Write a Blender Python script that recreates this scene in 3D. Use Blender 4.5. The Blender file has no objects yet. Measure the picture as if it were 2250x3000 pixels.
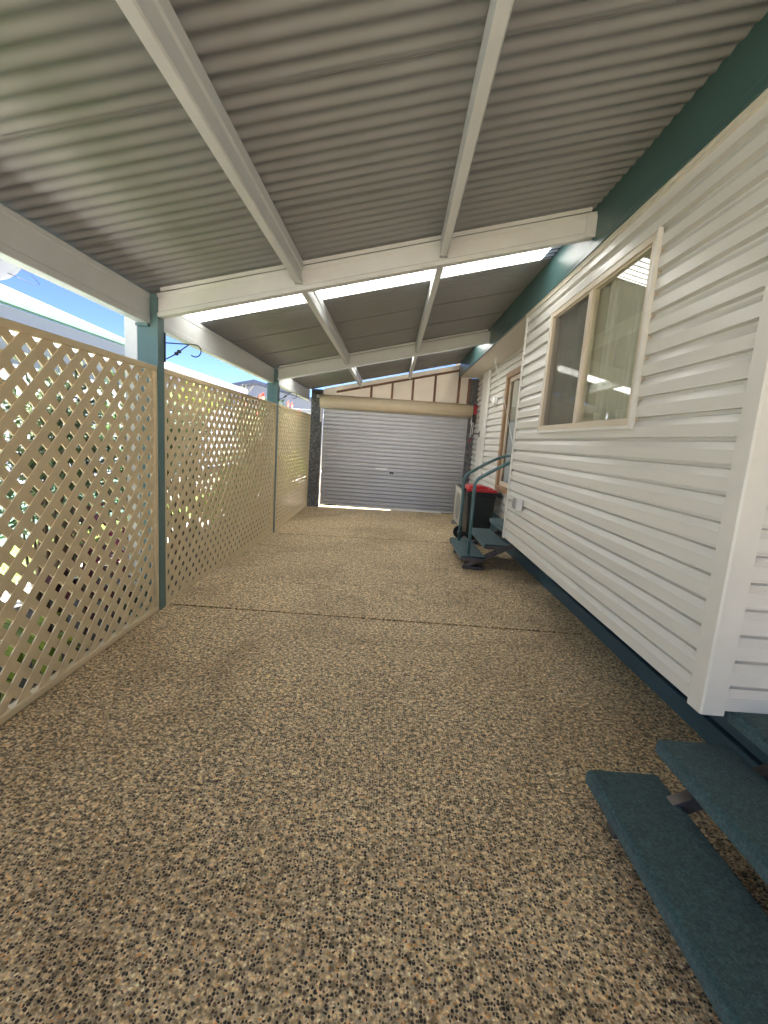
import bpy, math, random
from mathutils import Vector, Matrix
R = math.radians
random.seed(7)
SC = bpy.context.scene
COL = SC.collection
S = 1.40          # metres per design unit (eye height above the slab = 1 unit)

# ------------------------------------------------------------------ camera
cam = bpy.data.objects.new('camera', bpy.data.cameras.new('camera'))
COL.objects.link(cam)
cam.data.sensor_fit = 'VERTICAL'
cam.data.sensor_height = 36.0
cam.data.sensor_width = 27.0
cam.data.lens = 1334.0 / 3000.0 * 36.0
cam.data.clip_start = 0.05
cam.data.clip_end = 500
PITCH, YAW, ROLL = 0.15731548, 0.00792147, 0.06980289
def mat3(rows): return Matrix(rows)
ca, sa = math.cos(PITCH), math.sin(PITCH)
cb, sb = math.cos(YAW), math.sin(YAW)
cc, sc_ = math.cos(ROLL), math.sin(ROLL)
B = Matrix(((1, 0, 0), (0, 0, -1), (0, 1, 0)))
Rx = Matrix(((1, 0, 0), (0, ca, -sa), (0, sa, ca)))
Ry = Matrix(((cb, 0, sb), (0, 1, 0), (-sb, 0, cb)))
Rz = Matrix(((cc, -sc_, 0), (sc_, cc, 0), (0, 0, 1)))
W2C = Rz @ Rx @ Ry @ B                      # world -> camera (x right, y down, z forward)
C2W = W2C.transposed()
flip = Matrix(((1, 0, 0), (0, -1, 0), (0, 0, -1)))
cam.matrix_world = Matrix.Translation((0, 0, S)) @ (C2W @ flip).to_4x4()
SC.camera = cam

# ------------------------------------------------------------------ light
SUN_DIR = Vector((0.38, 0.06, 1.0)).normalized()      # towards the sun
elev = math.asin(SUN_DIR.z)
azim = math.atan2(SUN_DIR.x, SUN_DIR.y)
w = bpy.data.worlds.new('World'); SC.world = w; w.use_nodes = True
nt = w.node_tree
sky = nt.nodes.new('ShaderNodeTexSky'); sky.sky_type = 'NISHITA'; sky.sun_disc = False
sky.sun_elevation = elev; sky.sun_rotation = azim
sky.air_density = 0.3; sky.dust_density = 0.1; sky.ozone_density = 3.0; sky.altitude = 3500
bg = nt.nodes['Background']; bg.inputs[1].default_value = 0.05
nt.links.new(sky.outputs[0], bg.inputs[0])
sun = bpy.data.objects.new('sun', bpy.data.lights.new('sun', 'SUN'))
COL.objects.link(sun)
sun.data.energy = 5.0; sun.data.angle = R(0.53); sun.data.color = (1.0, 0.97, 0.92)
sun.rotation_euler = (-SUN_DIR).to_track_quat('-Z', 'Y').to_euler()
sun.location = (6, -4, 14)
vs = SC.view_settings
vs.view_transform = 'Standard'; vs.look = 'None'; vs.gamma = 1.0; vs.exposure = 3.85
SC.render.engine = 'CYCLES'
SC.cycles.max_bounces = 12; SC.cycles.diffuse_bounces = 8; SC.cycles.transparent_max_bounces = 24
SC.cycles.transmission_bounces = 8
SC.cycles.sample_clamp_indirect = 12
SC.cycles.use_denoising = True

# ------------------------------------------------------------------ materials
class NT:
    def __init__(s, name):
        s.m = bpy.data.materials.new(name); s.m.use_nodes = True
        s.t = s.m.node_tree; s.b = s.t.nodes['Principled BSDF']; s.out = s.t.nodes['Material Output']
    def n(s, typ, **kw):
        nd = s.t.nodes.new(typ)
        for k, v in kw.items():
            if k.startswith('i_'):
                key = k[2:]
                nd.inputs[int(key) if key.isdigit() else key.replace('_', ' ')].default_value = v
            else: setattr(nd, k, v)
        return nd
    def l(s, a, b): s.t.links.new(a, b)
    def ramp(s, fac, stops, interp='LINEAR'):
        r = s.n('ShaderNodeValToRGB'); r.color_ramp.interpolation = interp
        e = r.color_ramp.elements
        while len(e) < len(stops): e.new(0.5)
        for k, (p, c) in enumerate(stops):
            e[k].position = p; e[k].color = (*c, 1) if len(c) == 3 else c
        s.l(fac, r.inputs[0]); return r.outputs[0]
    def coords(s, scale=(1, 1, 1), kind='Object'):
        tc = s.n('ShaderNodeTexCoord'); mp = s.n('ShaderNodeMapping')
        mp.inputs['Scale'].default_value = scale
        s.l(tc.outputs[kind], mp.inputs[0]); return mp.outputs[0]
    def noise(s, vec, scale, detail=4, rough=0.55, dist=0.0):
        nd = s.n('ShaderNodeTexNoise', i_Scale=scale, i_Detail=detail, i_Roughness=rough, i_Distortion=dist)
        s.l(vec, nd.inputs['Vector']); return nd
    def mix(s, fac, a, b, blend='MIX'):
        m = s.n('ShaderNodeMix', data_type='RGBA', blend_type=blend)
        for sock, v in ((m.inputs[0], fac), (m.inputs[6], a), (m.inputs[7], b)):
            if hasattr(v, 'is_linked') or hasattr(v, 'links'): s.l(v, sock)
            elif isinstance(v, (int, float)): sock.default_value = v
            else: sock.default_value = (*v, 1)
        return m.outputs[2]
    def bump(s, height, strength=0.3, dist=0.01, normal=None):
        b = s.n('ShaderNodeBump', i_Strength=strength, i_Distance=dist)
        s.l(height, b.inputs['Height'])
        if normal is not None: s.l(normal, b.inputs['Normal'])
        s.l(b.outputs[0], s.b.inputs['Normal']); return b.outputs[0]

def paint(name, col, rough=0.45, var=0.08, grime=0.0, metal=0.0, spec=0.5, bump=0.0, scale=6.0):
    g = NT(name); v = g.coords()
    n1 = g.noise(v, scale, 5, 0.6)
    lo = tuple(c * (1 - var) for c in col); hi = tuple(min(1, c * (1 + var)) for c in col)
    c = g.ramp(n1.outputs[0], [(0.3, lo), (0.7, hi)])
    if grime:
        n2 = g.noise(v, 2.2, 6, 0.7, 0.6)
        f = g.ramp(n2.outputs[0], [(0.52, (0, 0, 0)), (0.75, (grime,) * 3)])
        c = g.mix(f, c, tuple(x * 0.45 for x in col))
    g.l(c, g.b.inputs['Base Color'])
    r = g.ramp(n1.outputs[0], [(0.2, (rough * 0.85,) * 3), (0.8, (min(1, rough * 1.2),) * 3)])
    g.l(r, g.b.inputs['Roughness'])
    g.b.inputs['Metallic'].default_value = metal
    g.b.inputs['Specular IOR Level'].default_value = spec
    if bump:
        n3 = g.noise(v, 140, 3, 0.5); g.bump(n3.outputs[0], bump, 0.002)
    return g.m

def vinyl(name, col, axis='Y'):
    g = NT(name)
    sc3 = (1, 0.16, 1) if axis == 'Y' else (0.16, 1, 1)
    v = g.coords(sc3)
    big = g.noise(v, 9.0, 3, 0.5, 0.3)
    wv = g.n('ShaderNodeTexWave', wave_type='BANDS', bands_direction='Z', i_Scale=34.0, i_Distortion=16.0, i_Detail=2.0)
    wv.inputs['Detail Scale'].default_value = 0.35
    g.l(v, wv.inputs['Vector'])
    fine = g.noise(v, 170, 3, 0.6)
    h = g.mix(0.45, wv.outputs[0], fine.outputs[0])
    lo = tuple(c * 0.985 for c in col)
    c = g.ramp(big.outputs[0], [(0.3, lo), (0.7, col)])
    c = g.mix(0.03, c, wv.outputs[0], 'MULTIPLY')
    vv = g.coords((1, 1, 1)); st = g.noise(vv, 1.3, 5, 0.65, 0.4)
    f = g.ramp(st.outputs[0], [(0.5, (0, 0, 0)), (0.8, (0.15,) * 3)])
    c = g.mix(f, c, tuple(x * 0.75 for x in col))
    g.l(c, g.b.inputs['Base Color']); g.b.inputs['Roughness'].default_value = 0.30
    g.b.inputs['Specular IOR Level'].default_value = 0.5
    g.bump(h, 0.30, 0.0010)
    return g.m

def aggregate(name, dark=0.0, scale=98.0):
    """exposed pebble concrete"""
    g = NT(name); v = g.coords()
    wob = g.noise(v, 30, 2, 0.5)
    vv = g.n('ShaderNodeVectorMath', operation='MULTIPLY_ADD')
    vv.inputs[1].default_value = (0.012,) * 3
    g.l(wob.outputs['Color'], vv.inputs[0]); g.l(v, vv.inputs[2])
    def vor(sc, feat):
        nd = g.n('ShaderNodeTexVoronoi', feature=feat, voronoi_dimensions='2D', i_Scale=sc, i_Randomness=1.0)
        g.l(vv.outputs[0], nd.inputs['Vector']); return nd
    a = vor(scale, 'F1'); e = vor(scale, 'DISTANCE_TO_EDGE')
    rnd = g.n('ShaderNodeSeparateColor'); g.l(a.outputs['Color'], rnd.inputs[0])
    peb = g.ramp(rnd.outputs[0], [(0.0, (0.034, 0.030, 0.029)), (0.20, (0.075, 0.060, 0.050)), (0.34, (0.15, 0.102, 0.064)),
                                  (0.44, (0.34, 0.225, 0.122)), (0.52, (0.62, 0.455, 0.255)), (0.66, (0.80, 0.635, 0.395)),
                                  (0.81, (0.45, 0.385, 0.31)), (0.88, (0.66, 0.37, 0.15)), (0.93, (0.86, 0.76, 0.56))], 'CONSTANT')
    fine = g.noise(v, 420, 3, 0.6)
    peb = g.mix(0.4, peb, g.ramp(fine.outputs[0], [(0.3, (0.55,) * 3), (0.7, (1.1,) * 3)]), 'MULTIPLY')
    def mth(op, x, y_):
        nd = g.n('ShaderNodeMath', operation=op)
        for k_, q in ((0, x), (1, y_)):
            if hasattr(q, 'links'): g.l(q, nd.inputs[k_])
            else: nd.inputs[k_].default_value = q
        return nd.outputs[0]
    rad = mth('MULTIPLY_ADD', rnd.outputs[1], 0.26); rad.node.inputs[2].default_value = 0.30
    d1 = mth('SUBTRACT', rad, a.outputs['Distance'])
    d2 = mth('SUBTRACT', e.outputs['Distance'], 0.025)
    df_ = mth('MINIMUM', d1, d2)
    mask = g.ramp(df_, [(0.0, (0, 0, 0)), (0.045, (1, 1, 1))])
    mort = g.noise(v, 260, 4, 0.7)
    mcol = g.ramp(mort.outputs[0], [(0.25, (0.36, 0.295, 0.205)), (0.75, (0.74, 0.63, 0.45))])
    small = vor(scale * 2.3, 'F1'); sr = g.n('ShaderNodeSeparateColor'); g.l(small.outputs['Color'], sr.inputs[0])
    mcol = g.mix(0.45, mcol, g.ramp(sr.outputs[0], [(0.0, (0.08, 0.065, 0.05)), (0.3, (0.30, 0.22, 0.13)), (0.6, (0.55, 0.44, 0.28)), (1, (0.62, 0.52, 0.36))]))
    c = g.mix(mask, mcol, peb)
    # worn / stained patches
    big = g.noise(v, 0.8, 6, 0.62, 0.8)
    f = g.ramp(big.outputs[0], [(0.34, (0.90, 0.85, 0.78)), (0.50, (1.16, 1.13, 1.07)), (0.68, (1.32, 1.29, 1.20))])
    c = g.mix(1.0, c, f, 'MULTIPLY')
    clump = g.noise(v, 52, 2, 0.6, 0.3)
    c = g.mix(1.0, c, g.ramp(clump.outputs[0], [(0.36, (0.48, 0.47, 0.475)), (0.47, (0.92, 0.915, 0.925)), (0.53, (1.14, 1.135, 1.14)), (0.66, (1.52, 1.51, 1.50))]), 'MULTIPLY')
    rust = g.noise(v, 3.1, 5, 0.7, 1.2)
    f2 = g.ramp(rust.outputs[0], [(0.60, (0, 0, 0)), (0.78, (0.45,) * 3)])
    c = g.mix(f2, c, (0.17, 0.105, 0.05), 'MIX')
    g.l(c, g.b.inputs['Base Color'])
    g.b.inputs['Roughness'].default_value = 0.62; g.b.inputs['Specular IOR Level'].default_value = 0.4
    hh = g.ramp(df_, [(0.0, (0, 0, 0)), (0.10, (0.7,) * 3), (0.35, (1, 1, 1))])
    hm = g.mix(0.12, hh, fine.outputs[0])
    g.bump(hm, 0.6, 0.004)
    return g.m

def pebblecrete(name):
    g = NT(name); v = g.coords()
    a = g.n('ShaderNodeTexVoronoi', feature='F1', i_Scale=52.0); e = g.n('ShaderNodeTexVoronoi', feature='DISTANCE_TO_EDGE', i_Scale=52.0)
    g.l(v, a.inputs['Vector']); g.l(v, e.inputs['Vector'])
    rnd = g.n('ShaderNodeSeparateColor'); g.l(a.outputs['Color'], rnd.inputs[0])
    c = g.ramp(rnd.outputs[0], [(0.0, (0.022, 0.025, 0.03)), (0.45, (0.07, 0.075, 0.085)), (0.8, (0.17, 0.17, 0.18)), (1, (0.30, 0.30, 0.30))])
    m = g.ramp(e.outputs['Distance'], [(0.03, (0, 0, 0)), (0.10, (1, 1, 1))])
    c = g.mix(m, (0.20, 0.195, 0.19), c)
    g.l(c, g.b.inputs['Base Color']); g.b.inputs['Roughness'].default_value = 0.55
    g.bump(m, 0.8, 0.006); return g.m

def carpet(name, col):
    g = NT(name); v = g.coords()
    a = g.noise(v, 420, 3, 0.7); b = g.noise(v, 26, 5, 0.65); c0 = g.noise(v, 95, 4, 0.7, 0.4)
    c = g.ramp(a.outputs[0], [(0.25, tuple(x * 0.35 for x in col)), (0.5, col), (0.78, tuple(x * 1.9 + 0.01 for x in col))])
    c = g.mix(1.0, c, g.ramp(b.outputs[0], [(0.25, (0.72,) * 3), (0.75, (1.2,) * 3)]), 'MULTIPLY')
    c = g.mix(1.0, c, g.ramp(c0.outputs[0], [(0.32, (0.45,) * 3), (0.5, (0.95,) * 3), (0.68, (1.6,) * 3)]), 'MULTIPLY')
    g.l(c, g.b.inputs['Base Color']); g.b.inputs['Roughness'].default_value = 0.95
    g.b.inputs['Specular IOR Level'].default_value = 0.1
    g.b.inputs['Sheen Weight'].default_value = 0.25
    hm = g.mix(0.5, a.outputs[0], c0.outputs[0])
    g.bump(hm, 1.0, 0.006); return g.m

def wood(name, col):
    g = NT(name); v = g.coords((14, 14, 1.5))
    a = g.noise(v, 4, 5, 0.6, 1.5)
    c = g.ramp(a.outputs[0], [(0.25, tuple(x * 0.55 for x in col)), (0.55, col), (0.8, tuple(x * 1.3 for x in col))])
    g.l(c, g.b.inputs['Base Color']); g.b.inputs['Roughness'].default_value = 0.75
    g.bump(a.outputs[0], 0.3, 0.002); return g.m

def leaf(name, c1, c2, trans=0.35):
    g = NT(name)
    oi = g.n('ShaderNodeNewGeometry')
    c = g.ramp(oi.outputs['Random Per Island'], [(0.0, c1), (0.6, c2), (1.0, tuple(min(1, x * 1.5) for x in c2))])
    g.l(c, g.b.inputs['Base Color']); g.b.inputs['Roughness'].default_value = 0.5
    tr = g.n('ShaderNodeBsdfTranslucent'); g.l(c, tr.inputs[0])
    ms = g.n('ShaderNodeMixShader', i_0=trans); g.l(g.b.outputs[0], ms.inputs[1]); g.l(tr.outputs[0], ms.inputs[2])
    g.l(ms.outputs[0], g.out.inputs[0]); return g.m

def sheet_trans(name, col, tr_amt, rough=0.4):
    g = NT(name); v = g.coords(); n1 = g.noise(v, 3, 5, 0.6)
    c = g.ramp(n1.outputs[0], [(0.3, tuple(x * 0.9 for x in col)), (0.7, col)])
    g.l(c, g.b.inputs['Base Color']); g.b.inputs['Roughness'].default_value = rough
    tr = g.n('ShaderNodeBsdfTranslucent'); g.l(c, tr.inputs[0])
    ms = g.n('ShaderNodeMixShader', i_0=tr_amt); g.l(g.b.outputs[0], ms.inputs[1]); g.l(tr.outputs[0], ms.inputs[2])
    g.l(ms.outputs[0], g.out.inputs[0]); return g.m

def sky_sheet(name):
    g = NT(name); tc = g.n('ShaderNodeTexCoord'); sp = g.n('ShaderNodeSeparateXYZ'); g.l(tc.outputs['Object'], sp.inputs[0])
    k = 2 * math.pi / (0.0582 * 1.40)
    def mth(op, a_, b_, c_=None):
        nd = g.n('ShaderNodeMath', operation=op)
        for i_, q in enumerate((a_, b_, c_)):
            if q is None: continue
            if hasattr(q, 'links'): g.l(q, nd.inputs[i_])
            else: nd.inputs[i_].default_value = q
        return nd.outputs[0]
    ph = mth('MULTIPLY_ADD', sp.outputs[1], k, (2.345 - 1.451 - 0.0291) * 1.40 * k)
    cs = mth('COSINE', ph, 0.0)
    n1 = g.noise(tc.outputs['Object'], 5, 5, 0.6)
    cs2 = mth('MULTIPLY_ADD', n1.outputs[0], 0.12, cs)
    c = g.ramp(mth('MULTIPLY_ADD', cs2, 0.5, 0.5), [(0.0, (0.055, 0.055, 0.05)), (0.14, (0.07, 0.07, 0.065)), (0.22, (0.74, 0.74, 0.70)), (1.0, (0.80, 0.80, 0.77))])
    g.l(c, g.b.inputs['Base Color']); g.b.inputs['Roughness'].default_value = 0.4
    tr = g.n('ShaderNodeBsdfTranslucent'); g.l(c, tr.inputs[0])
    ms = g.n('ShaderNodeMixShader', i_0=0.55); g.l(g.b.outputs[0], ms.inputs[1]); g.l(tr.outputs[0], ms.inputs[2])
    g.l(ms.outputs[0], g.out.inputs[0]); return g.m

def glass(name, tint=(0.9, 0.93, 0.92), ior=1.5, boost=1.0):
    g = NT(name); g.t.nodes.remove(g.b)
    ge = g.n('ShaderNodeNewGeometry'); dt = g.n('ShaderNodeVectorMath', operation='DOT_PRODUCT')
    g.l(ge.outputs['Normal'], dt.inputs[0]); g.l(ge.outputs['Incoming'], dt.inputs[1])
    def mth(op, a_, b_=None):
        nd = g.n('ShaderNodeMath', operation=op, use_clamp=(op == 'MULTIPLY_ADD'))
        if hasattr(a_, 'links'): g.l(a_, nd.inputs[0])
        else: nd.inputs[0].default_value = a_
        if b_ is not None:
            if hasattr(b_, 'links'): g.l(b_, nd.inputs[1])
            else: nd.inputs[1].default_value = b_
        return nd
    ab = mth('ABSOLUTE', dt.outputs['Value']); om = mth('SUBTRACT', 1.0, ab.outputs[0]); pw = mth('POWER', om.outputs[0], 5.0)
    mu = mth('MULTIPLY_ADD', pw.outputs[0], 0.95 * boost); mu.inputs[2].default_value = 0.045 * boost
    tr = g.n('ShaderNodeBsdfTransparent'); tr.inputs[0].default_value = (*tint, 1)
    gl = g.n('ShaderNodeBsdfGlossy', i_Roughness=0.0); gl.inputs[0].default_value = (1, 1, 1, 1)
    ms = g.n('ShaderNodeMixShader'); g.l(mu.outputs[0], ms.inputs[0]); g.l(tr.outputs[0], ms.inputs[1]); g.l(gl.outputs[0], ms.inputs[2])
    g.l(ms.outputs[0], g.out.inputs[0]); return g.m

def screen_mat(name):
    g = NT(name)
    g.b.inputs['Base Color'].default_value = (0.06, 0.055, 0.06, 1); g.b.inputs['Roughness'].default_value = 0.8
    tr = g.n('ShaderNodeBsdfTransparent')
    ms = g.n('ShaderNodeMixShader', i_0=0.48); g.l(tr.outputs[0], ms.inputs[1]); g.l(g.b.outputs[0], ms.inputs[2])
    g.l(ms.outputs[0], g.out.inputs[0]); return g.m

def grass_mat(name):
    g = NT(name); v = g.coords(); a = g.noise(v, 3, 5, 0.6); b = g.noise(v, 120, 3, 0.7)
    c = g.ramp(a.outputs[0], [(0.3, (0.075, 0.14, 0.022)), (0.7, (0.15, 0.22, 0.045))])
    c = g.mix(0.7, c, g.ramp(b.outputs[0], [(0.3, (0.5,) * 3), (0.7, (1.2,) * 3)]), 'MULTIPLY')
    g.l(c, g.b.inputs['Base Color']); g.b.inputs['Roughness'].default_value = 0.8
    g.bump(b.outputs[0], 0.8, 0.02); return g.m

M = dict(
    agg=aggregate('pebble_concrete'),
    peb=pebblecrete('dark_pebblecrete'),
    vinyl=vinyl('vinyl_weatherboard', (0.745, 0.73, 0.695)),
    vinylx=vinyl('vinyl_weatherboard_return', (0.745, 0.73, 0.695), 'X'),
    trim=paint('vinyl_trim', (0.735, 0.72, 0.685), 0.35, 0.03, 0.06),
    soffit=paint('soffit_paint', (0.66, 0.62, 0.54), 0.6, 0.03, 0.08),
    beige=paint('window_frame_beige', (0.66, 0.575, 0.46), 0.38, 0.04, 0.1),
    brown=paint('door_frame_brown', (0.36, 0.235, 0.14), 0.4, 0.06, 0.1),
    white=paint('white_steel', (0.62, 0.635, 0.64), 0.4, 0.04, 0.12),
    whiteb=paint('bright_white', (0.78, 0.78, 0.77), 0.45, 0.03, 0.06),
    roof=paint('roof_sheet', (0.262, 0.270, 0.282), 0.55, 0.05, 0.15, scale=2.5),
    teal=paint('teal_fascia', (0.052, 0.116, 0.114), 0.33, 0.06, 0.1),
    post=paint('teal_post', (0.098, 0.178, 0.188), 0.45, 0.07, 0.15),
    skirt=paint('blue_skirting', (0.048, 0.102, 0.140), 0.45, 0.08, 0.25),
    carpet=carpet('outdoor_carpet', (0.039, 0.096, 0.109)),
    steel=paint('grimy_steel', (0.16, 0.14, 0.13), 0.5, 0.3, 0.5, 0.5, bump=0.3, scale=14),
    rail=paint('teal_rail', (0.080, 0.170, 0.185), 0.4, 0.06, 0.1),
    lat=paint('tan_lattice', (0.69, 0.56, 0.36), 0.5, 0.05, 0.12),
    door=paint('silver_roller_door', (0.43, 0.43, 0.435), 0.34, 0.06, 0.2, 0.4),
    cover=paint('cream_roll_cover', (0.66, 0.56, 0.40), 0.4, 0.04, 0.15),
    zinc=paint('zinc_track', (0.42, 0.42, 0.44), 0.4, 0.1, 0.2, 0.6),
    stud=wood('red_pine_stud', (0.27, 0.155, 0.105)),
    lining=sheet_trans('wall_lining', (0.78, 0.745, 0.68), 0.35, 0.7),
    sky=sky_sheet('translucent_sheet'),
    black=paint('black_plastic', (0.018, 0.018, 0.019), 0.45, 0.1),
    bin=paint('dark_green_plastic', (0.020, 0.024, 0.022), 0.5, 0.15, 0.15, bump=0.15),
    red=paint('red_plastic', (0.46, 0.022, 0.030), 0.35, 0.08, 0.1),
    acw=paint('ivory_metal', (0.62, 0.61, 0.55), 0.4, 0.03, 0.1),
    glass=glass('window_glass', (0.92, 0.94, 0.92), 1.5, 1.15),
    sheer=paint('sheer_curtain', (0.42, 0.47, 0.52), 0.8, 0.06, 0.0, scale=20),
    screen=screen_mat('insect_screen'),
    blind=paint('curtain_cloth', (0.78, 0.74, 0.64), 0.85, 0.05, 0.0),
    dark=paint('dark_room', (0.03, 0.028, 0.028), 0.8, 0.1),
    grass=grass_mat('lawn'),
    dry=paint('dry_ground', (0.17, 0.155, 0.12), 0.9, 0.25, 0.1, bump=0.5, scale=3),
    soil=paint('mulch', (0.045, 0.032, 0.026), 0.95, 0.4, 0.3, bump=0.8, scale=30),
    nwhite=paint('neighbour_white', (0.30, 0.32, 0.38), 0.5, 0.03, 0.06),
    path=paint('pale_path', (0.58, 0.53, 0.48), 0.8, 0.08, 0.1),
    mint=paint('mint_boards', (0.12, 0.22, 0.19), 0.5, 0.04, 0.1),
    pale=paint('pale_roof', (0.20, 0.195, 0.215), 0.5, 0.05, 0.2),
    greyh=paint('grey_house', (0.30, 0.33, 0.42), 0.7, 0.04, 0.1),
    slate=paint('slate_roof', (0.15, 0.17, 0.23), 0.7, 0.1, 0.1),
    dish=paint('dish_grey', (0.33, 0.34, 0.36), 0.45, 0.04, 0.1),
    wood=wood('twig', (0.13, 0.085, 0.055)),
    lf_grey=leaf('leaf_grey_green', (0.045, 0.062, 0.035), (0.12, 0.155, 0.075)),
    lf_lime=leaf('leaf_lime', (0.11, 0.17, 0.018), (0.24, 0.30, 0.035), 0.45),
    lf_deep=leaf('leaf_deep', (0.02, 0.045, 0.018), (0.06, 0.11, 0.03)),
    lf_mag=leaf('leaf_magenta', (0.10, 0.008, 0.035), (0.34, 0.02, 0.12), 0.4),
    lf_burg=leaf('leaf_burgundy', (0.035, 0.01, 0.014), (0.11, 0.022, 0.03), 0.3),
    lf_pale=leaf('leaf_silver', (0.16, 0.17, 0.11), (0.33, 0.34, 0.20), 0.4),
    petal=leaf('petal_coral', (0.62, 0.13, 0.08), (0.72, 0.20, 0.15), 0.4),
)

# ------------------------------------------------------------------ mesh builder (design units in, metres out)
class MB:
    def __init__(s): s.v = []; s.f = []; s.sm = []
    def add(s, vs_, fs, smooth=False):
        o = len(s.v); s.v += [tuple(p) for p in vs_]
        for f in fs: s.f.append([i + o for i in f]); s.sm.append(smooth)
        return s
    def box(s, x0, x1, y0, y1, z0, z1):
        return s.add([(x0, y0, z0), (x1, y0, z0), (x1, y1, z0), (x0, y1, z0), (x0, y0, z1), (x1, y0, z1), (x1, y1, z1), (x0, y1, z1)],
                     [(0, 3, 2, 1), (4, 5, 6, 7), (0, 1, 5, 4), (1, 2, 6, 5), (2, 3, 7, 6), (3, 0, 4, 7)])
    def hexa(s, lo, hi):
        return s.add(list(lo) + list(hi), [(0, 3, 2, 1), (4, 5, 6, 7), (0, 1, 5, 4), (1, 2, 6, 5), (2, 3, 7, 6), (3, 0, 4, 7)])
    def bar(s, p, q, wd, ht, up=(0, 0, 1)):
        p = Vector(p); q = Vector(q); d = (q - p).normalized(); u = Vector(up)
        a = d.cross(u).normalized(); u = a.cross(d).normalized(); a = a * wd / 2; u = u * ht / 2
        vs_ = [p - a - u, p + a - u, p + a + u, p - a + u, q - a - u, q + a - u, q + a + u, q - a + u]
        return s.add(vs_, [(0, 1, 2, 3), (7, 6, 5, 4), (0, 4, 5, 1), (1, 5, 6, 2), (2, 6, 7, 3), (3, 7, 4, 0)])
    def tube(s, pts, r, n=10, closed=False):
        pts = [Vector(p) for p in pts]; rs = r if isinstance(r, (list, tuple)) else [r] * len(pts)
        vs_ = []; fs = []; ref = None; N = len(pts)
        for i, p in enumerate(pts):
            d = (pts[min(i + 1, N - 1)] - pts[max(i - 1, 0)]).normalized()
            if ref is None:
                ref = Vector((0, 0, 1)) if abs(d.z) < 0.9 else Vector((1, 0, 0))
            a = d.cross(ref).normalized(); b = a.cross(d).normalized(); ref = b
            for k in range(n):
                t = 2 * math.pi * k / n
                vs_.append(p + (a * math.cos(t) + b * math.sin(t)) * rs[i])
        for i in range(N - 1):
            for k in range(n):
                fs.append((i * n + k, i * n + (k + 1) % n, (i + 1) * n + (k + 1) % n, (i + 1) * n + k))
        s.add(vs_, fs, True)
        o = len(s.v) - len(vs_)
        s.f.append([o + k for k in reversed(range(n))]); s.sm.append(False)
        s.f.append([o + (N - 1) * n + k for k in range(n)]); s.sm.append(False)
        return s
    def sweep(s, prof, axis, a0, a1, closed=True, smooth=False, cap=True):
        """prof: 2-D points; axis 'X': prof=(y,z); 'Y': prof=(x,z); 'Z': prof=(x,y)"""
        def P(p, a): return {'X': (a, p[0], p[1]), 'Y': (p[0], a, p[1]), 'Z': (p[0], p[1], a)}[axis]
        n = len(prof); vs_ = [P(p, a0) for p in prof] + [P(p, a1) for p in prof]
        fs = [(i, (i + 1) % n, n + (i + 1) % n, n + i) for i in range(n if closed else n - 1)]
        s.add(vs_, fs, smooth)
        if closed and cap:
            o = len(s.v) - 2 * n
            s.f.append([o + i for i in reversed(range(n))]); s.sm.append(False)
            s.f.append([o + n + i for i in range(n)]); s.sm.append(False)
        return s
    def disc(s, c, nrm, r, depth, n=24, dome=0.0):
        c = Vector(c); d = Vector(nrm).normalized()
        ref = Vector((0, 0, 1)) if abs(d.z) < 0.9 else Vector((1, 0, 0))
        a = d.cross(ref).normalized(); b = a.cross(d)
        rings = [(r, 0), (r, depth * 0.7), (r * 0.9, depth)] + ([(r * 0.6, depth + dome * 0.7), (r * 0.25, depth + dome)] if dome else [])
        vs_ = [c + (a * math.cos(2 * math.pi * k / n) + b * math.sin(2 * math.pi * k / n)) * rr + d * h for rr, h in rings for k in range(n)]
        fs = [(i * n + k, i * n + (k + 1) % n, (i + 1) * n + (k + 1) % n, (i + 1) * n + k) for i in range(len(rings) - 1) for k in range(n)]
        s.add(vs_, fs, True); o = len(s.v) - len(vs_)
        s.f.append([o + k for k in reversed(range(n))]); s.sm.append(False)
        s.f.append([o + (len(rings) - 1) * n + k for k in range(n)]); s.sm.append(False)
        return s
    def build(s, name, mat, parent=None, bevel=0.0, label=None, base=None):
        b = Vector(base) if base is not None else (Vector(parent['_b']) if parent is not None else Vector((0, 0, 0)))
        me = bpy.data.meshes.new(name)
        me.from_pydata([tuple((Vector(p) - b) * S) for p in s.v], [], s.f)
        me.polygons.foreach_set('use_smooth', s.sm); me.update()
        o = bpy.data.objects.new(name, me); COL.objects.link(o)
        if isinstance(mat, str): mat = M[mat]
        me.materials.append(mat)
        if parent is not None:
            o.parent = parent; o['_b'] = tuple(b)
        else:
            o.location = b * S; o['_b'] = tuple(b)
        if bevel:
            md = o.modifiers.new('edge', 'BEVEL'); md.width = bevel; md.segments = 2; md.limit_method = 'ANGLE'; md.angle_limit = R(40)
        if label: o['label'] = label
        return o

def tag(o, label, cat, group=None):
    o['label'] = label; o['category'] = cat
    if group: o['group'] = group
    return o
def thing(name, base, label, cat, group=None):
    o = bpy.data.objects.new(name, None); COL.objects.link(o)
    o.location = Vector(base) * S; o['_b'] = tuple(base); o.empty_display_size = 0.1
    return tag(o, label, cat, group)
def structure(o): o['kind'] = 'structure'; return o

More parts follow.
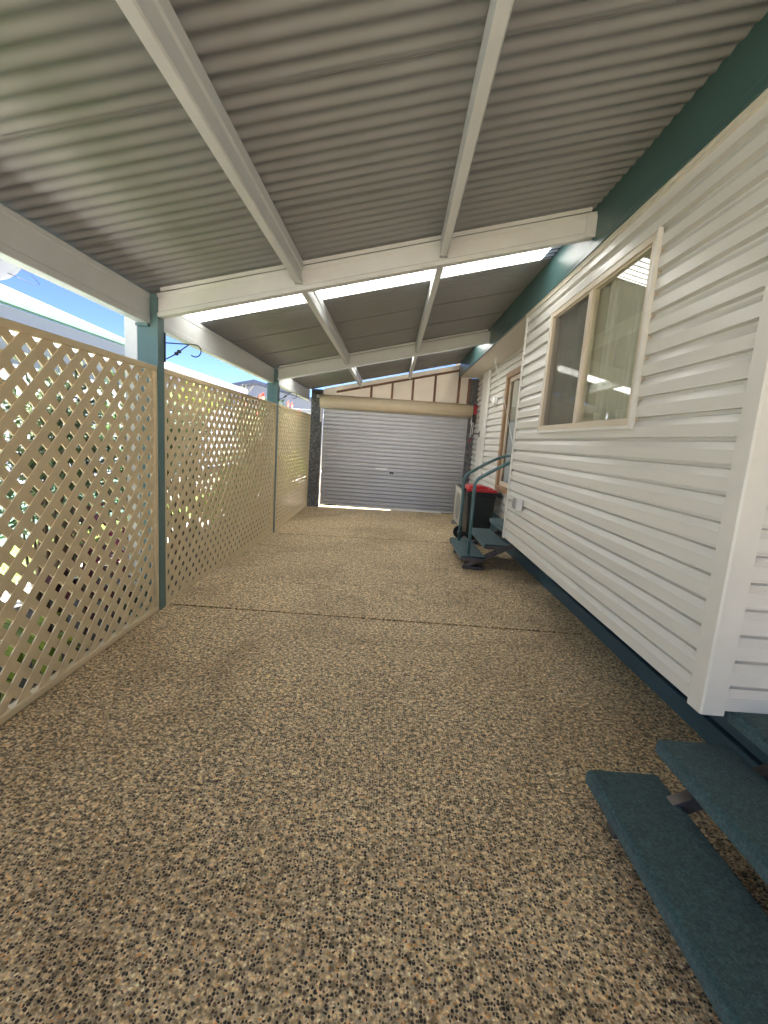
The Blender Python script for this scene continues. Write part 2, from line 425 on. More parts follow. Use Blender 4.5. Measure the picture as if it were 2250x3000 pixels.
# ------------------------------------------------------------------ shared geometry numbers
ZT = lambda x: 1.631 + 0.2377 * (x + 1.2)          # top of the cross beams
ZSHEET = lambda x: ZT(x) + 0.029
YB = (-2.15, -0.02, 2.345, 4.72)                   # front faces of the cross beams / posts
XW, XR = 0.90, 1.165                               # projecting wall plane, recessed wall plane
YD = 6.76                                          # roller door plane
def sstep(t): t = max(0, min(1, t)); return t * t * (3 - 2 * t)
def floor_z(x, y):
    k = sstep((y - 2.45) / 2.4); side = 0.55 + 0.45 * max(-1, min(1, -x / 1.2))
    return -0.062 * k * (0.38 + 0.62 * max(0, min(1, (1.2 - x) / 2.4)))

# ------------------------------------------------------------------ ground
g = MB(); st = 0
joints = [2.44, 4.72]
ys = [-14, -9, -6, -4, -2.41, -1, 0, 1, 2.0]
ys += [2.44 - .0082, 2.44 - .0068, 2.44 + .0068, 2.44 + .0082] + [2.7, 3, 3.3, 3.6, 3.9, 4.2, 4.5] + [4.74 - .0082, 4.74 - .0068, 4.74 + .0068, 4.74 + .0082]
ys += [5, 5.5, 6, 6.5, 7, 8, 10, 14]
xs = [-1.27, -0.9, -0.45, 0, 0.45, 0.9, 1.25, 1.6]
vsx = []; fsx = []
for y in ys:
    for x in xs:
        z = floor_z(x, y)
        if min(abs(y - 2.44), abs(y - 4.74)) < .0075: z -= 0.036
        vsx.append((x, y, z))
n = len(xs)
for j in range(len(ys) - 1):
    for i in range(n - 1): fsx.append((j * n + i, j * n + i + 1, (j + 1) * n + i + 1, (j + 1) * n + i))
g.add(vsx, fsx)
structure(g.build('driveway', 'agg'))
g = MB().add([(-200, -200, -0.16), (200, -200, -0.16), (200, 200, -0.16), (-200, 200, -0.16)], [(0, 1, 2, 3)])
structure(g.build('ground', 'dry'))
g = MB().add([(-2.0, -6, -0.065), (-1.275, -6, -0.065), (-1.275, 14, -0.085), (-2.0, 14, -0.085)], [(0, 1, 2, 3)])
structure(g.build('garden_bed', 'soil'))
g = MB().box(-2.3, -2.0, -6, 14, -0.14, -0.05)
structure(g.build('path', 'path'))
g = MB().add([(-3.1, -8, -0.06), (-2.3, -8, -0.06), (-2.3, 16, -0.06), (-3.1, 16, -0.06)], [(0, 1, 2, 3)])
structure(g.build('lawn', 'grass'))
g = MB()
rg = random.Random(3)
for k in range(5200):
    x = rg.uniform(-3.05, -2.31); y = rg.uniform(1.8, 7.5); h = rg.uniform(.012, .032); a = rg.uniform(0, 6.28)
    dx, dy = math.cos(a) * .003, math.sin(a) * .003; lx, ly = rg.uniform(-.015, .015), rg.uniform(-.015, .015)
    g.add([(x - dx, y - dy, -.06), (x + dx, y + dy, -.06), (x + lx, y + ly, -.06 + h)], [(0, 1, 2)])
o = g.build('grass', 'lf_lime'); o['kind'] = 'stuff'
g = MB()
structure(MB().box(1.62, 12, -30, -3.0, -0.15, -0.03).build('road', 'path'))

# ------------------------------------------------------------------ carport
cp = thing('carport', (-1.25, 2.345, 0), 'white framed lean-to carport with grey corrugated roof over the pebble driveway', 'carport')
# roof sheeting: corrugated strips, each lapped over the next
PIT = 0.0582; AMP = 0.0042
def corr_strip(y0, y1, x0, x1, lift=0.0, tilt=-0.0018):
    m = MB(); n_ = max(8, int(round((y1 - y0) / PIT * 12))); vs_ = []
    for i in range(n_ + 1):
        y = y0 + (y1 - y0) * i / n_
        dz = AMP * math.cos(2 * math.pi * (y - 1.451 - PIT * 0.5) / PIT) + lift + tilt * (1 - 2 * i / n_)
        for x in (x0, x1): vs_.append((x, y, ZSHEET(x) + dz))
    m.add(vs_, [(2 * i, 2 * i + 1, 2 * i + 3, 2 * i + 2) for i in range(n_)], True)
    if tilt:      # fin added inside the lap to shut out daylight and darken the slot
        yf = y0 + PIT * 0.30; dz = AMP * math.cos(2 * math.pi * (yf - 1.451 - PIT * 0.5) / PIT) + lift + tilt
        m.add([(x0, yf, ZSHEET(x0) + dz - .001), (x1, yf, ZSHEET(x1) + dz - .001), (x1, yf, ZSHEET(x1) + dz + .010), (x0, yf, ZSHEET(x0) + dz + .010)], [(0, 1, 2, 3)])
    return m
XS0, XS1 = -1.33, 0.884
def joinmb(ms):
    r = MB()
    for m in ms:
        o = len(r.v); r.v += m.v; r.f += [[i + o for i in f] for f in m.f]; r.sm += m.sm
    return r
SKY1 = (2.685, 2.985); SKY2 = (4.98, 5.58)
def strips(y0, y1):
    out = []; y = y0; Wd = PIT * 10
    while y < y1 - 1e-4:
        e = min(y + Wd, y1); out.append(corr_strip(y - (PIT * 0.35 if out else 0), e, XS0, XS1)); y = e
    return out
joinmb(strips(-2.20, SKY1[0])).build('roof_sheeting', 'roof', cp)
joinmb(strips(SKY1[1], SKY2[0])).build('roof_sheeting', 'roof', cp)
joinmb(strips(SKY2[1], 6.82)).build('roof_sheeting', 'roof', cp)
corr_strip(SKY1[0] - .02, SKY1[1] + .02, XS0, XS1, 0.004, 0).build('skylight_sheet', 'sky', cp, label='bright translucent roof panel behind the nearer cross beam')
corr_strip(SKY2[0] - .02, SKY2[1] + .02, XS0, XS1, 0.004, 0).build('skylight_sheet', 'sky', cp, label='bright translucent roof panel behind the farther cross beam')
# cross beams: folded channel, closed face to the street
for yb in YB:
    m = MB(); xa, xb = -1.205, 0.882; D = 0.112; T = 0.004
    # face profile in (depth, drop-from-top): a shallow rib near top and bottom edges
    prof = [(0.003, 0), (0.0, -0.004), (0.0, -0.020), (0.004, -0.024), (0.004, -0.088), (0.0, -0.092), (0.0, -0.108), (0.003, -D),
            (0.046, -D), (0.046, -0.095), (0.042, -0.095), (0.042, -D + T), (0.008, -D + T), (0.008, 0)]
    n_ = len(prof); vs_ = [(xa, yb + d, ZT(xa) + h) for d, h in prof] + [(xb, yb + d, ZT(xb) + h) for d, h in prof]
    m.add(vs_, [(i, (i + 1) % n_, n_ + (i + 1) % n_, n_ + i) for i in range(n_)] + [tuple(reversed(range(n_))), tuple(range(n_, 2 * n_))])
    cb_ = m.build('cross_beam', 'white', cp)
    m = MB()     # packer strip between beam and sheet, and the end cleat at the fascia
    xq = (-1.19, 0.86)
    m.hexa([(xq[0], yb + .010, ZT(xq[0]) + .0075), (xq[1], yb + .010, ZT(xq[1]) + .0075), (xq[1], yb + .016, ZT(xq[1]) + .0075), (xq[0], yb + .016, ZT(xq[0]) + .0075)],
           [(xq[0], yb + .010, ZT(xq[0]) + .025), (xq[1], yb + .010, ZT(xq[1]) + .025), (xq[1], yb + .016, ZT(xq[1]) + .025), (xq[0], yb + .016, ZT(xq[0]) + .025)])
    m.build('packer_strip', 'white', cp)
    m = MB(); z0 = ZT(0.85)
    m.box(0.835, 0.884, yb - 0.005, yb - 0.001, z0 - 0.108, z0 - .012)
    m.build('cleat', 'white', cb_, 0.002)
# purlins between the beams (C section, lipped face to the right)
def purlin(xc, y0, y1, xc2=None):
    m = MB(); xc2 = xc if xc2 is None else xc2; wd = 0.034
    def pr(x):
        zt, zb = ZT(x) + .020, ZT(x) - .082
        return [(x - wd / 2, zb), (x + wd / 2 - .004, zb), (x + wd / 2, zb + .004), (x + wd / 2, zb + .018), (x + wd / 2 - .006, zb + .022),
                (x + wd / 2 - .006, zb + .060), (x + wd / 2, zb + .066), (x + wd / 2, zt), (x - wd / 2, zt)]
    a, b = pr(xc), pr(xc2); n_ = len(a)
    m.add([(p[0], y0, p[1]) for p in a] + [(p[0], y1, p[1]) for p in b],
          [(i, (i + 1) % n_, n_ + (i + 1) % n_, n_ + i) for i in range(n_)] + [tuple(reversed(range(n_))), tuple(range(n_, 2 * n_))])
    o = m.build('purlin', 'white', cp, 0.0015)
    k = MB(); zb = ZT(xc2) - .082
    k.box(xc2 - wd / 2 - .001, xc2 + wd / 2 + .001, y1 - .022, y1 - .002, zb - .003, zb - .0005)
    k.build('end_clip', 'zinc', o)
for xa, xb in ((-0.517, -0.506), (0.148, 0.179)):
    purlin(xa - .01, -2.10, -0.03); purlin(xa, 0.03, 2.342, xb)
    purlin(xb, 2.395, 4.717); purlin(xb, 4.77, 6.70)
# edge beam along the lattice side
def edge_beam(y0, y1):
    m = MB(); x = -1.238; zb, zt = 1.484, 1.628
    prof = [(x, zb + .002), (x - .003, zb), (x - .05, zb), (x - .05, zb + .012), (x - .008, zb + .006), (x - .008, zt - .004), (x - .05, zt - .004), (x - .05, zt), (x - .003, zt), (x, zt - .003),
            (x, zt - .022), (x - .003, zt - .025), (x - .003, zb + .030), (x, zb + .027)]
    m.sweep(prof, 'Y', y0, y1); return m.build('edge_beam', 'white', cp)
edge_beam(-2.18, 0.010); edge_beam(0.0105, 2.375); edge_beam(2.3755, 4.75); edge_beam(4.7505, YD - .022)
# posts
for yb in YB:
    m = MB(); zf = floor_z(-1.2, yb) - .02; zt = ZT(-1.2) - .005
    m.box(-1.236, -1.197, yb, yb + 0.062, zf, zt)
    m.box(-1.305, -1.2365, yb + .006, yb + 0.058, zf, 1.482)
    po = m.build('post', 'post', cp, 0.003)
    m = MB(); m.box(-1.300, -1.240, yb - .02, yb + .005, 1.470, 1.4825); m.build('bracket', 'post', po)
# downpipe just outside the second post
m = MB().box(-1.385, -1.318, 2.375, 2.44, -0.06, 1.62)
m.build('downpipe', 'whiteb', cp, 0.006)
# teal fascia beam on the house side
m = MB(); x = 0.884
prof = [(x, 1.956), (x - .003, 1.951), (x - .003, 1.949), (x + .014, 1.949), (x + .014, 2.185), (x, 2.185), (x, 1.985), (x - .002, 1.982)]
m.sweep(prof, 'Y', -2.20, 6.755); m.build('fascia_beam', 'teal', cp)
m = MB().hexa([(.84, -2.21, 2.178), (1.0, -2.21, 2.190), (1.0, 6.83, 2.190), (.84, 6.83, 2.178)], [(.84, -2.21, 2.182), (1.0, -2.21, 2.215), (1.0, 6.83, 2.215), (.84, 6.83, 2.182)])
m.build('sun_gap_cover', 'roof', cp)  # unseen cover added over the roof gap to keep the sun out

# ------------------------------------------------------------------ lattice screens
def lattice(y0, y1, label):
    xf = -1.198; zb0 = min(floor_z(-1.2, y0), floor_z(-1.2, y1)); zt = 1.284
    zb = zb0 + 0.004
    t = thing('lattice_screen', (-1.21, y0, zb), label, 'lattice screen', 'lattice screens along the driveway')
    fw, fd = 0.027, 0.030
    m = MB()
    def rail(p, q): m.bar(p, q, fd, fw)
    xm = xf - fd / 2
    m.box(xf - fd, xf, y0, y1, zt - fw, zt)
    m.box(xf - fd, xf, y0, y0 + fw, zb + fw, zt - fw)
    m.box(xf - fd, xf, y1 - fw, y1, zb + fw, zt - fw)
    zz0, zz1 = floor_z(-1.2, y0), floor_z(-1.2, y1)
    m.hexa([(xf - fd, y0, zz0 + .003), (xf, y0, zz0 + .003), (xf, y1, zz1 + .003), (xf - fd, y1, zz1 + .003)],
           [(xf - fd, y0, zb + fw), (xf, y0, zb + fw), (xf, y1, zb + fw), (xf - fd, y1, zb + fw)])
    m.build('frame', 'lat', t, 0.006)
    P_, SW, TH = 0.0935, 0.0340, 0.0048
    A0, A1, C0, C1 = y0 + fw - .012, y1 - fw + .012, zb + fw - .012, zt - fw + .012
    for sgn, xc in ((1, xf - 0.0105), (-1, xf - 0.0175)):
        m = MB()
        # line: z = sgn*(y) + c
        cs = []
        ylo, yhi = A0, A1
        if sgn > 0: cmin, cmax = C0 - A1, C1 - A0
        else: cmin, cmax = C0 + A0, C1 + A1
        ph = 1.2604 - sgn * 1.479
        off = 0.5 * P_ * 1.0
        k0 = math.floor((cmin - ph - off) / P_); k1 = math.ceil((cmax - ph - off) / P_)
        for k in range(k0, k1 + 1):
            c = ph + off + k * P_
            # clip segment to the rectangle
            ya, yb_ = A0, A1
            if sgn > 0: ya, yb_ = max(ya, C0 - c), min(yb_, C1 - c)
            else: ya, yb_ = max(ya, c - C1), min(yb_, c - C0)
            if yb_ - ya < 0.004: continue
            p = (xc, ya, sgn * ya + c); q = (xc, yb_, sgn * yb_ + c)
            m.bar(p, q, SW, TH, up=(1, 0, 0))
        m.build('slats', 'lat', t)
    return t
lattice(-0.02 + .064, 2.338, 'nearest tan lattice screen, largest of the row, left of the first teal post')
lattice(2.4075, 4.712, 'middle tan lattice screen between the two teal posts')
lattice(4.785, 6.655, 'farthest tan lattice screen meeting the dark pebbled pier')

# ------------------------------------------------------------------ house
hs = thing('house', (1.2, 1.2, 0), 'cream weatherboard mobile home with teal skirting along the right of the driveway', 'house')
CO = 0.0743
def off(z, zbase):
    """how far the board face stands out at height z; the butt edge casts the shadow line"""
    t = ((z - zbase) / CO) % 1.0
    if t > 0.9999: t = 0
    if t < 0.52: return 0.0105
    if t > 0.855: return -0.013
    if t > 0.81: return 0.0002 - 0.0132 * ((t - 0.81) / 0.045)
    u = (t - 0.52) / 0.29
    return 0.0105 * (1 - u) ** 1.2 + 0.0002 * u
def siding_profile(z0, z1, zbase):
    pts = []; k0 = math.floor((z0 - zbase) / CO + 1e-6); k = k0
    frac = [0, 0.03, 0.30, 0.52, 0.57, 0.63, 0.70, 0.76, 0.809, 0.832, 0.86, 1.0]
    while zbase + k * CO < z1 - 1e-6:
        zb = zbase + k * CO
        for fi, f in enumerate(frac):
            z = zb + f * CO
            if z < z0 - 1e-6 or z > z1 + 1e-6: continue
            o_ = -0.013 if f == 1.0 else off(zb + min(f, .9995) * CO, zbase)
            if f == 0: o_ = 0.0115; pts.append((-0.0128, z))
            pts.append((o_, z))
        k += 1
    if pts[0][1] > z0 + 1e-6: pts.insert(0, (off(z0, zbase), z0))
    if pts[-1][1] < z1 - 1e-6: pts.append((off(z1, zbase), z1))
    return pts
def siding_y(m, xw, y0, y1, z0, z1, zbase):           # wall facing -X
    pr = siding_profile(z0, z1, zbase); n_ = len(pr)
    m.add([(xw - o_, y0, z) for o_, z in pr] + [(xw - o_, y1, z) for o_, z in pr], [(i, i + 1, n_ + i + 1, n_ + i) for i in range(n_ - 1)])
    backing_y(m, xw, y0, y1, z0, z1)
def backing_y(m, xw, y0, y1, z0, z1):
    m.add([(xw + .0145, y0, z0), (xw + .0145, y1, z0), (xw + .0145, y1, z1), (xw + .0145, y0, z1)], [(0, 3, 2, 1)])
def siding_x(m, yw, x0, x1, z0, z1, zbase, sg=-1):    # wall facing sg*Y
    pr = siding_profile(z0, z1, zbase); n_ = len(pr)
    m.add([(x0, yw + sg * o_, z) for o_, z in pr] + [(x1, yw + sg * o_, z) for o_, z in pr], [(i, i + 1, n_ + i + 1, n_ + i) for i in range(n_ - 1)])
ZB = 0.3297; ZTOP = 1.938
XO = XW + 0.0115                                       # back of the board profile so that the butts reach XW
Y0, Y1 = 1.168, 3.455                                  # projecting room, near and far corner
WY0, WY1, WZ0, WZ1 = 1.775, 2.862, 1.118, 1.800        # window opening (outer frame)
m = MB()
siding_y(m, XO, Y0, Y1, ZB, WZ0, ZB); siding_y(m, XO, Y0, Y1, WZ1, ZTOP, ZB)
siding_y(m, XO, Y0, WY0, WZ0, WZ1, ZB); siding_y(m, XO, WY1, Y1, WZ0, WZ1, ZB)
wall = m.build('wall', 'vinyl', hs)
m = MB(); siding_x(m, Y0 + .0115, XO, XR + .01, ZB - .0, ZTOP, ZB); m.build('wall', 'vinylx', hs)
m = MB(); siding_x(m, Y1 - .0115, XO, XR + .01, ZB, ZTOP, ZB, 1); m.build('wall', 'vinylx', hs)
m = MB(); siding_y(m, XR + .0115, -2.5, Y0 + .02, 0.30, ZTOP + .01, 0.2925); m.build('wall', 'vinyl', hs)
ZBR = 0.2925
DY0, DY1, DZ0, DZ1 = 3.66, 4.965, 0.555, 1.772
m = MB(); siding_y(m, XR + .0115, Y1 - .02, 6.739, ZBR, DZ0, ZBR); siding_y(m, XR + .0115, Y1 - .02, 6.739, DZ1, ZTOP + .01, ZBR)
siding_y(m, XR + .0115, DY1, 6.739, DZ0, DZ1, ZBR); siding_y(m, XR + .0115, Y1 - .02, DY0, DZ0, DZ1, ZBR)
m.build('wall', 'vinyl', hs)
# floor of the projecting room, dark underside
m = MB().box(XO + .004, 1.30, Y0 + .016, Y1 - .016, ZB + .003, ZB + .02); m.build('floor_edge', 'skirt', hs)
# corner posts
def corner(y, sy, z0, z1):
    m = MB()
    w1 = 0.066
    if sy > 0:   # near corner: faces -X (wide) and -Y
        prof = [(XW - .006, y - .001), (XW - .006, y + .052), (XW + .003, y + .052), (XW + .003, y + .008), (XW + .058, y + .008), (XW + .058, y - .006), (XW - .001, y - .006)]
    else:
        prof = [(XW - .006, y + .001), (XW - .001, y + .006), (XW + .05, y + .006), (XW + .05, y - .004), (XW + .003, y - .004), (XW + .003, y - .028), (XW - .006, y - .028)]
    m.sweep(prof, 'Z', z0, z1); m.build('corner_trim', 'trim', hs)
corner(Y0, 1, ZB - .012, ZTOP + .006); corner(Y1, -1, ZB - .010, ZTOP + .006)
# top channel + soffits
m = MB(); prof = [(XW - .010, 1.926), (XW - .010, 1.932), (XW - .006, 1.934), (XW - .006, 1.940), (XW - .012, 1.942), (XW - .012, 1.9485), (XW + .02, 1.9485), (XW + .02, 1.926)]
m.sweep(prof, 'Y', Y0 - .006, Y1 + .006); m.build('head_trim', 'soffit', hs)
m = MB().box(0.900, 1.30, Y1 + .007, 6.745, 1.9495, 1.965); m.build('soffit', 'soffit', hs)
m = MB().box(0.900, 1.30, -1.6, Y0 - .007, 1.9495, 1.965); m.build('soffit', 'soffit', hs)
m = MB(); m.box(XR - .012, XR + .01, Y1 + .01, 6.72, 1.935, 1.949); m.build('head_trim', 'soffit', hs)
# main roof of the home (blocks the sun behind the fascia)
m = MB().hexa([(0.90, -1.6, 2.218), (3.6, -1.6, 2.95), (3.6, 9, 2.95), (0.90, 9, 2.218)], [(0.90, -1.6, 2.23), (3.6, -1.6, 2.962), (3.6, 9, 2.962), (0.90, 9, 2.23)])
m.hexa([(3.6, -2.6, 2.951), (6.3, -2.6, 2.168), (6.3, 9, 2.168), (3.6, 9, 2.951)], [(3.6, -2.6, 2.963), (6.3, -2.6, 2.18), (6.3, 9, 2.18), (3.6, 9, 2.963)])
m.build('roof', 'roof', hs)
m = MB().box(1.32, 6.0, -2.5, 8.9, 0.0, 1.95); m.build('core', 'dark', hs)
# skirting: two boards with a groove
m = MB(); m.box(1.212, 1.235, -2.5, 6.70, -0.06, 0.083); m.box(1.205, 1.2115, -2.5, 6.70, 0.072, 0.083)
m.build('skirting', 'skirt', hs, 0.002)
m = MB().box(1.219, 1.235, -2.5, 6.70, 0.090, 0.33); m.build('skirting', 'skirt', hs, 0.002)
m = MB().box(1.236, 1.25, -2.5, 6.70, -0.06, 0.33); m.build('skirting', 'dark', hs)
# ---- window
wn = MB()
fw = 0.030
xo, xi = XW - 0.012, XW + 0.035
wn.box(xo, xi, WY0, WY1, WZ0, WZ0 + fw * .8); wn.box(xo, xi, WY0, WY1, WZ1 - fw * .9, WZ1)
wn.box(xo, xi, WY0, WY0 + fw * .8, WZ0 + fw * .8, WZ1 - fw * .9); wn.box(xo, xi, WY1 - fw * .9, WY1, WZ0 + fw * .8, WZ1 - fw * .9)
wn.box(xo + .007, xi - .004, 2.307, 2.352, WZ0 + fw * .8, WZ1 - fw * .9)
wn.box(xo + .010, xo + .016, WY0 + fw * .8, WY1 - fw * .9, WZ0 + fw * .8, WZ0 + fw * .8 + .006)
wn.box(xo + .010, xo + .016, WY0 + fw * .8, WY1 - fw * .9, WZ1 - fw * .9 - .007, WZ1 - fw * .9)
win = wn.build('window', 'beige', hs, 0.002)
m = MB()   # white vinyl channel round the frame
e = .014
for a in ((WY0 - e, WY1 + e, WZ0 - e, WZ0 - .0005), (WY0 - e, WY1 + e, WZ1 + .0005, WZ1 + e * .6), (WY0 - e, WY0 - .0005, WZ0 - .0005, WZ1 + .0005), (WY1 + .0005, WY1 + e * .7, WZ0 - .0005, WZ1 + .0005)):
    m.box(XW - .016, XW + .004, a[0], a[1], a[2], a[3])
m.build('window_trim', 'trim', win, 0.0025)
gz0, gz1 = WZ0 + fw * .8 + .002, WZ1 - fw * .9 - .002
m = MB().box(XW + .009, XW + .0105, WY0 + .024, 2.307, gz0, gz1); m.build('pane', 'glass', win)
m = MB().box(XW + .018, XW + .0195, 2.352, WY1 - .027, gz0, gz1); m.build('pane', 'glass', win)
m = MB().add([(XW + .006, 2.352, gz0), (XW + .006, WY1 - .027, gz0), (XW + .006, WY1 - .027, gz1), (XW + .006, 2.352, gz1)], [(0, 3, 2, 1)]); m.build('insect_screen', 'screen', win)
m = MB()   # pleated curtain
ny = 200; vs_ = []
for i in range(ny + 1):
    y = 1.79 + (2.85 - 1.79) * i / ny
    dx = 0.026 * math.asin(0.97 * math.sin(y * 50 + .6)) / 1.3 + 0.006 * math.sin(y * 131 + 1)
    for z in (WZ0 - .02, WZ1 + .02): vs_.append((XW + .070 + dx, y, z))
m.add(vs_, [(2 * i, 2 * i + 1, 2 * i + 3, 2 * i + 2) for i in range(ny)], True)
m.build('curtain', 'blind', win)
m = MB().box(XW + .11, XW + .12, 1.75, 2.9, WZ0 - .05, WZ1 + .05)
m.box(XW + .028, XW + .11, 1.755, 1.765, WZ0 - .05, WZ1 + .05); m.box(XW + .028, XW + .11, 2.87, 2.88, WZ0 - .05, WZ1 + .05)
m.box(XW + .028, XW + .11, 1.766, 2.869, WZ1 + .03, WZ1 + .05); m.box(XW + .028, XW + .11, 1.766, 2.869, WZ0 - .05, WZ0 - .03)
m.build('reveal', 'dark', win)
# ---- side door in the recess
d = MB(); fx0, fx1 = XR - .022, XR + .03
d.box(fx0, fx1, DY1 - .075, DY1, DZ0, DZ1); d.box(fx0, fx1, DY0, DY0 + .06, DZ0, DZ1); d.box(fx0, fx1, DY0 + .06, DY1 - .075, DZ1 - .055, DZ1)
d.box(fx0 - .006, fx1, DY0 + .06, DY1 - .075, DZ0, DZ0 + .05)
dr = d.build('door', 'brown', hs, 0.003)
m = MB().box(XR + .004, XR + .02, DY0 + .062, DY1 - .077, DZ0 + .052, DZ0 + .095); m.box(XR + .004, XR + .02, DY0 + .062, DY1 - .077, DZ1 - .098, DZ1 - .057)
m.box(XR + .004, XR + .02, DY1 - .118, DY1 - .077, DZ0 + .095, DZ1 - .098); m.box(XR + .004, XR + .02, DY0 + .062, DY0 + .1, DZ0 + .095, DZ1 - .098)
m.build('sash', 'beige', dr, 0.002)
m = MB().box(XR + .012, XR + .0135, DY0 + .1, DY1 - .118, DZ0 + .095, DZ1 - .098); m.build('pane', 'glass', dr)
m = MB(); vs_ = []
for i in range(61):
    y = DY0 + .07 + (DY1 - DY0 - .17) * i / 60
    for z in (DZ0 + .06, DZ1 - .06): vs_.append((XR + .04 + .008 * math.sin(y * 70), y, z))
m.add(vs_, [(2 * i, 2 * i + 1, 2 * i + 3, 2 * i + 2) for i in range(60)], True); m.build('curtain', 'sheer', dr)
m = MB().box(XR + .06, XR + .07, DY0, DY1, DZ0, DZ1); m.build('reveal', 'dark', dr)
m = MB(); m.box(XR - .012, XR + .02, DY1 + .0005, DY1 + .014, DZ0 - .02, DZ1 + .014); m.box(XR - .012, XR + .02, DY0, DY1 + .0005, DZ1 + .0005, DZ1 + .014); m.build('door_trim', 'trim', dr, .002)
# white pilaster strip in the recess
m = MB().box(XR - .035, XR - .0005, 5.86, 6.20, 0.20, 1.949); m.build('cover_strip', 'trim', hs, 0.004)

# ------------------------------------------------------------------ garage end wall
gw = thing('end_wall', (0, YD, -.05), 'stud framed gable end wall with dark pebbled piers round the roller door', 'wall')
m = MB().box(-1.215, -1.052, YD - .02, YD + .12, -.10, 1.652); m.build('pier', 'peb', gw, .003)
m = MB().box(1.065, 1.20, YD - .02, YD + .12, -.08, 1.946); m.build('pier', 'peb', gw, .003)
GT = lambda x: ZT(x) - 0.030
m = MB().hexa([(-1.05, YD + .055, 1.42), (1.064, YD + .055, 1.42), (1.064, YD + .060, 1.42), (-1.05, YD + .060, 1.42)],
              [(-1.05, YD + .055, GT(-1.05) + .036), (1.064, YD + .055, min(2.2, GT(1.064) + .036)), (1.064, YD + .060, GT(1.064) + .036), (-1.05, YD + .060, GT(-1.05) + .036)])
m.build('lining', 'lining', gw)
for x, wd in ((-0.359, .030), (-0.057, .030), (0.24, .030), (0.556, .030)):
    zt = GT(x) - .062
    m = MB().box(x - wd / 2, x + wd / 2, YD + .012, YD + .0545, 1.45, zt); m.build('stud', 'stud', gw, .0015)
m = MB().box(0.886, 0.916, YD + .005, YD + .0545, 1.45, 2.115); m.build('stud', 'stud', gw, .0015)
m = MB().box(1.030, 1.062, YD + .010, YD + .0545, 1.45, 1.945); m.build('stud', 'stud', gw, .0015)
m = MB(); xa, xb = -0.86, 0.884
m.hexa([(xa, YD + .008, GT(xa) - .060), (xb, YD + .008, GT(xb) - .060), (xb, YD + .0545, GT(xb) - .060), (xa, YD + .0545, GT(xa) - .060)],
       [(xa, YD + .008, GT(xa) - .032), (xb, YD + .008, GT(xb) - .032), (xb, YD + .0545, GT(xb) - .032), (xa, YD + .0545, GT(xa) - .032)])
m.build('top_plate', 'stud', gw, .0015)
# ------------------------------------------------------------------ roller door
rd = thing('roller_door', (0, YD, -.04), 'silver ribbed roller door under a long cream roll cover', 'roller door')
m = MB(); pr = []
z = -0.028; pitch = 0.0571
k = 0
while z < 1.44:
    pr += [(YD + .003, z), (YD + .004, z + pitch * .35), (YD + .004, z + pitch * .66), (YD + .0005, z + pitch * .74), (YD - .0005, z + pitch * .80), (YD + .011, z + pitch * .83), (YD + .011, z + pitch * .96)]
    z += pitch
m.sweep(pr, 'X', -1.03, 1.07, closed=False)
# stepped double ribs above the lock
m.build('curtain', 'door', rd)
m = MB(); m.box(-1.03, 1.07, YD - .002, YD + .0035, .494, .499); m.box(-1.03, 1.07, YD - .002, YD + .0035, .513, .518); m.build('lock_rail', 'door', rd)
m = MB(); m.box(-.96, -.78, YD - .010, YD - .0065, -.026, -.010); m.box(.80, 1.07, YD - .010, YD - .0065, -.034, -.016)
m.build('rubber_end', 'black', rd)
m = MB().box(-1.03, 1.07, YD - .006, YD + .016, -.0325, -.006); m.build('bottom_rail', 'whiteb', rd, .002)
for x in (-1.045, 1.077):
    m = MB().box(x - .018, x + .006, YD - .018, YD + .03, -.05, 1.40); m.build('guide_track', 'zinc', rd, .002)
m = MB(); pr = []          # roll cover: faceted barrel
cy, cz = YD - .05, 1.487; rr = .096
for i in range(40):
    t = 2 * math.pi * i / 40
    q = rr * (1 + 0.006 * (1 if (i % 5 == 0) else 0))
    pr.append((cy + q * math.cos(t), cz + q * math.sin(t)))
m.sweep(pr, 'X', -1.075, 1.108, smooth=True); m.build('roll_cover', 'cover', rd)
m = MB()
for t in (2.45, 3.3, 3.85): m.bar((-1.074, cy + (rr + .001) * math.cos(t), cz + (rr + .001) * math.sin(t)), (1.107, cy + (rr + .001) * math.cos(t), cz + (rr + .001) * math.sin(t)), .004, .004)
m.build('cover_crease', 'cover', rd)
m = MB().box(-.225, -.055, YD - .0015, YD + .0035, .560, .582); m.build('label_plate', 'whiteb', rd, label='plain white sticker on the roller door')
m = MB().box(-.010, .045, YD - .012, YD + .0035, .503, .534); lk = m.build('lock', 'black', rd, .003)
m = MB().disc((.018, YD - .012, .518), (0, -1, 0), .006, .006, 12); m.build('key_barrel', 'zinc', lk)
m = MB().box(-1.135, -1.085, YD - .06, YD - .021, 1.53, 1.575); m.build('bracket', 'zinc', rd, .003)
m = MB().box(-1.075, -1.05, YD - .04, YD - .021, 1.19, 1.42); m.build('bracket', 'whiteb', rd, .002)
m = MB().box(1.112, 1.162, YD - .12, YD - .022, 1.33, 1.585); op = m.build('motor_unit', 'black', rd, .012)
m = MB().box(1.125, 1.158, YD - .138, YD - .1205, 1.44, 1.57); m.build('motor_cap', 'red', op, .008)
m = MB()
m.tube([(1.122, YD - .05, 1.35), (1.118, YD - .06, 1.25), (1.112, YD - .055, 1.12)], .006, 8); m.tube([(1.14, YD - .05, 1.35), (1.142, YD - .06, 1.28), (1.138, YD - .05, 1.15)], .006, 8)
m.tube([(1.116, YD - .06, 1.40), (1.114, YD - .065, 1.34), (1.116, YD - .062, 1.28)], [.008, .018, .007], 10)
m.build('pull_cord', 'whiteb', op)
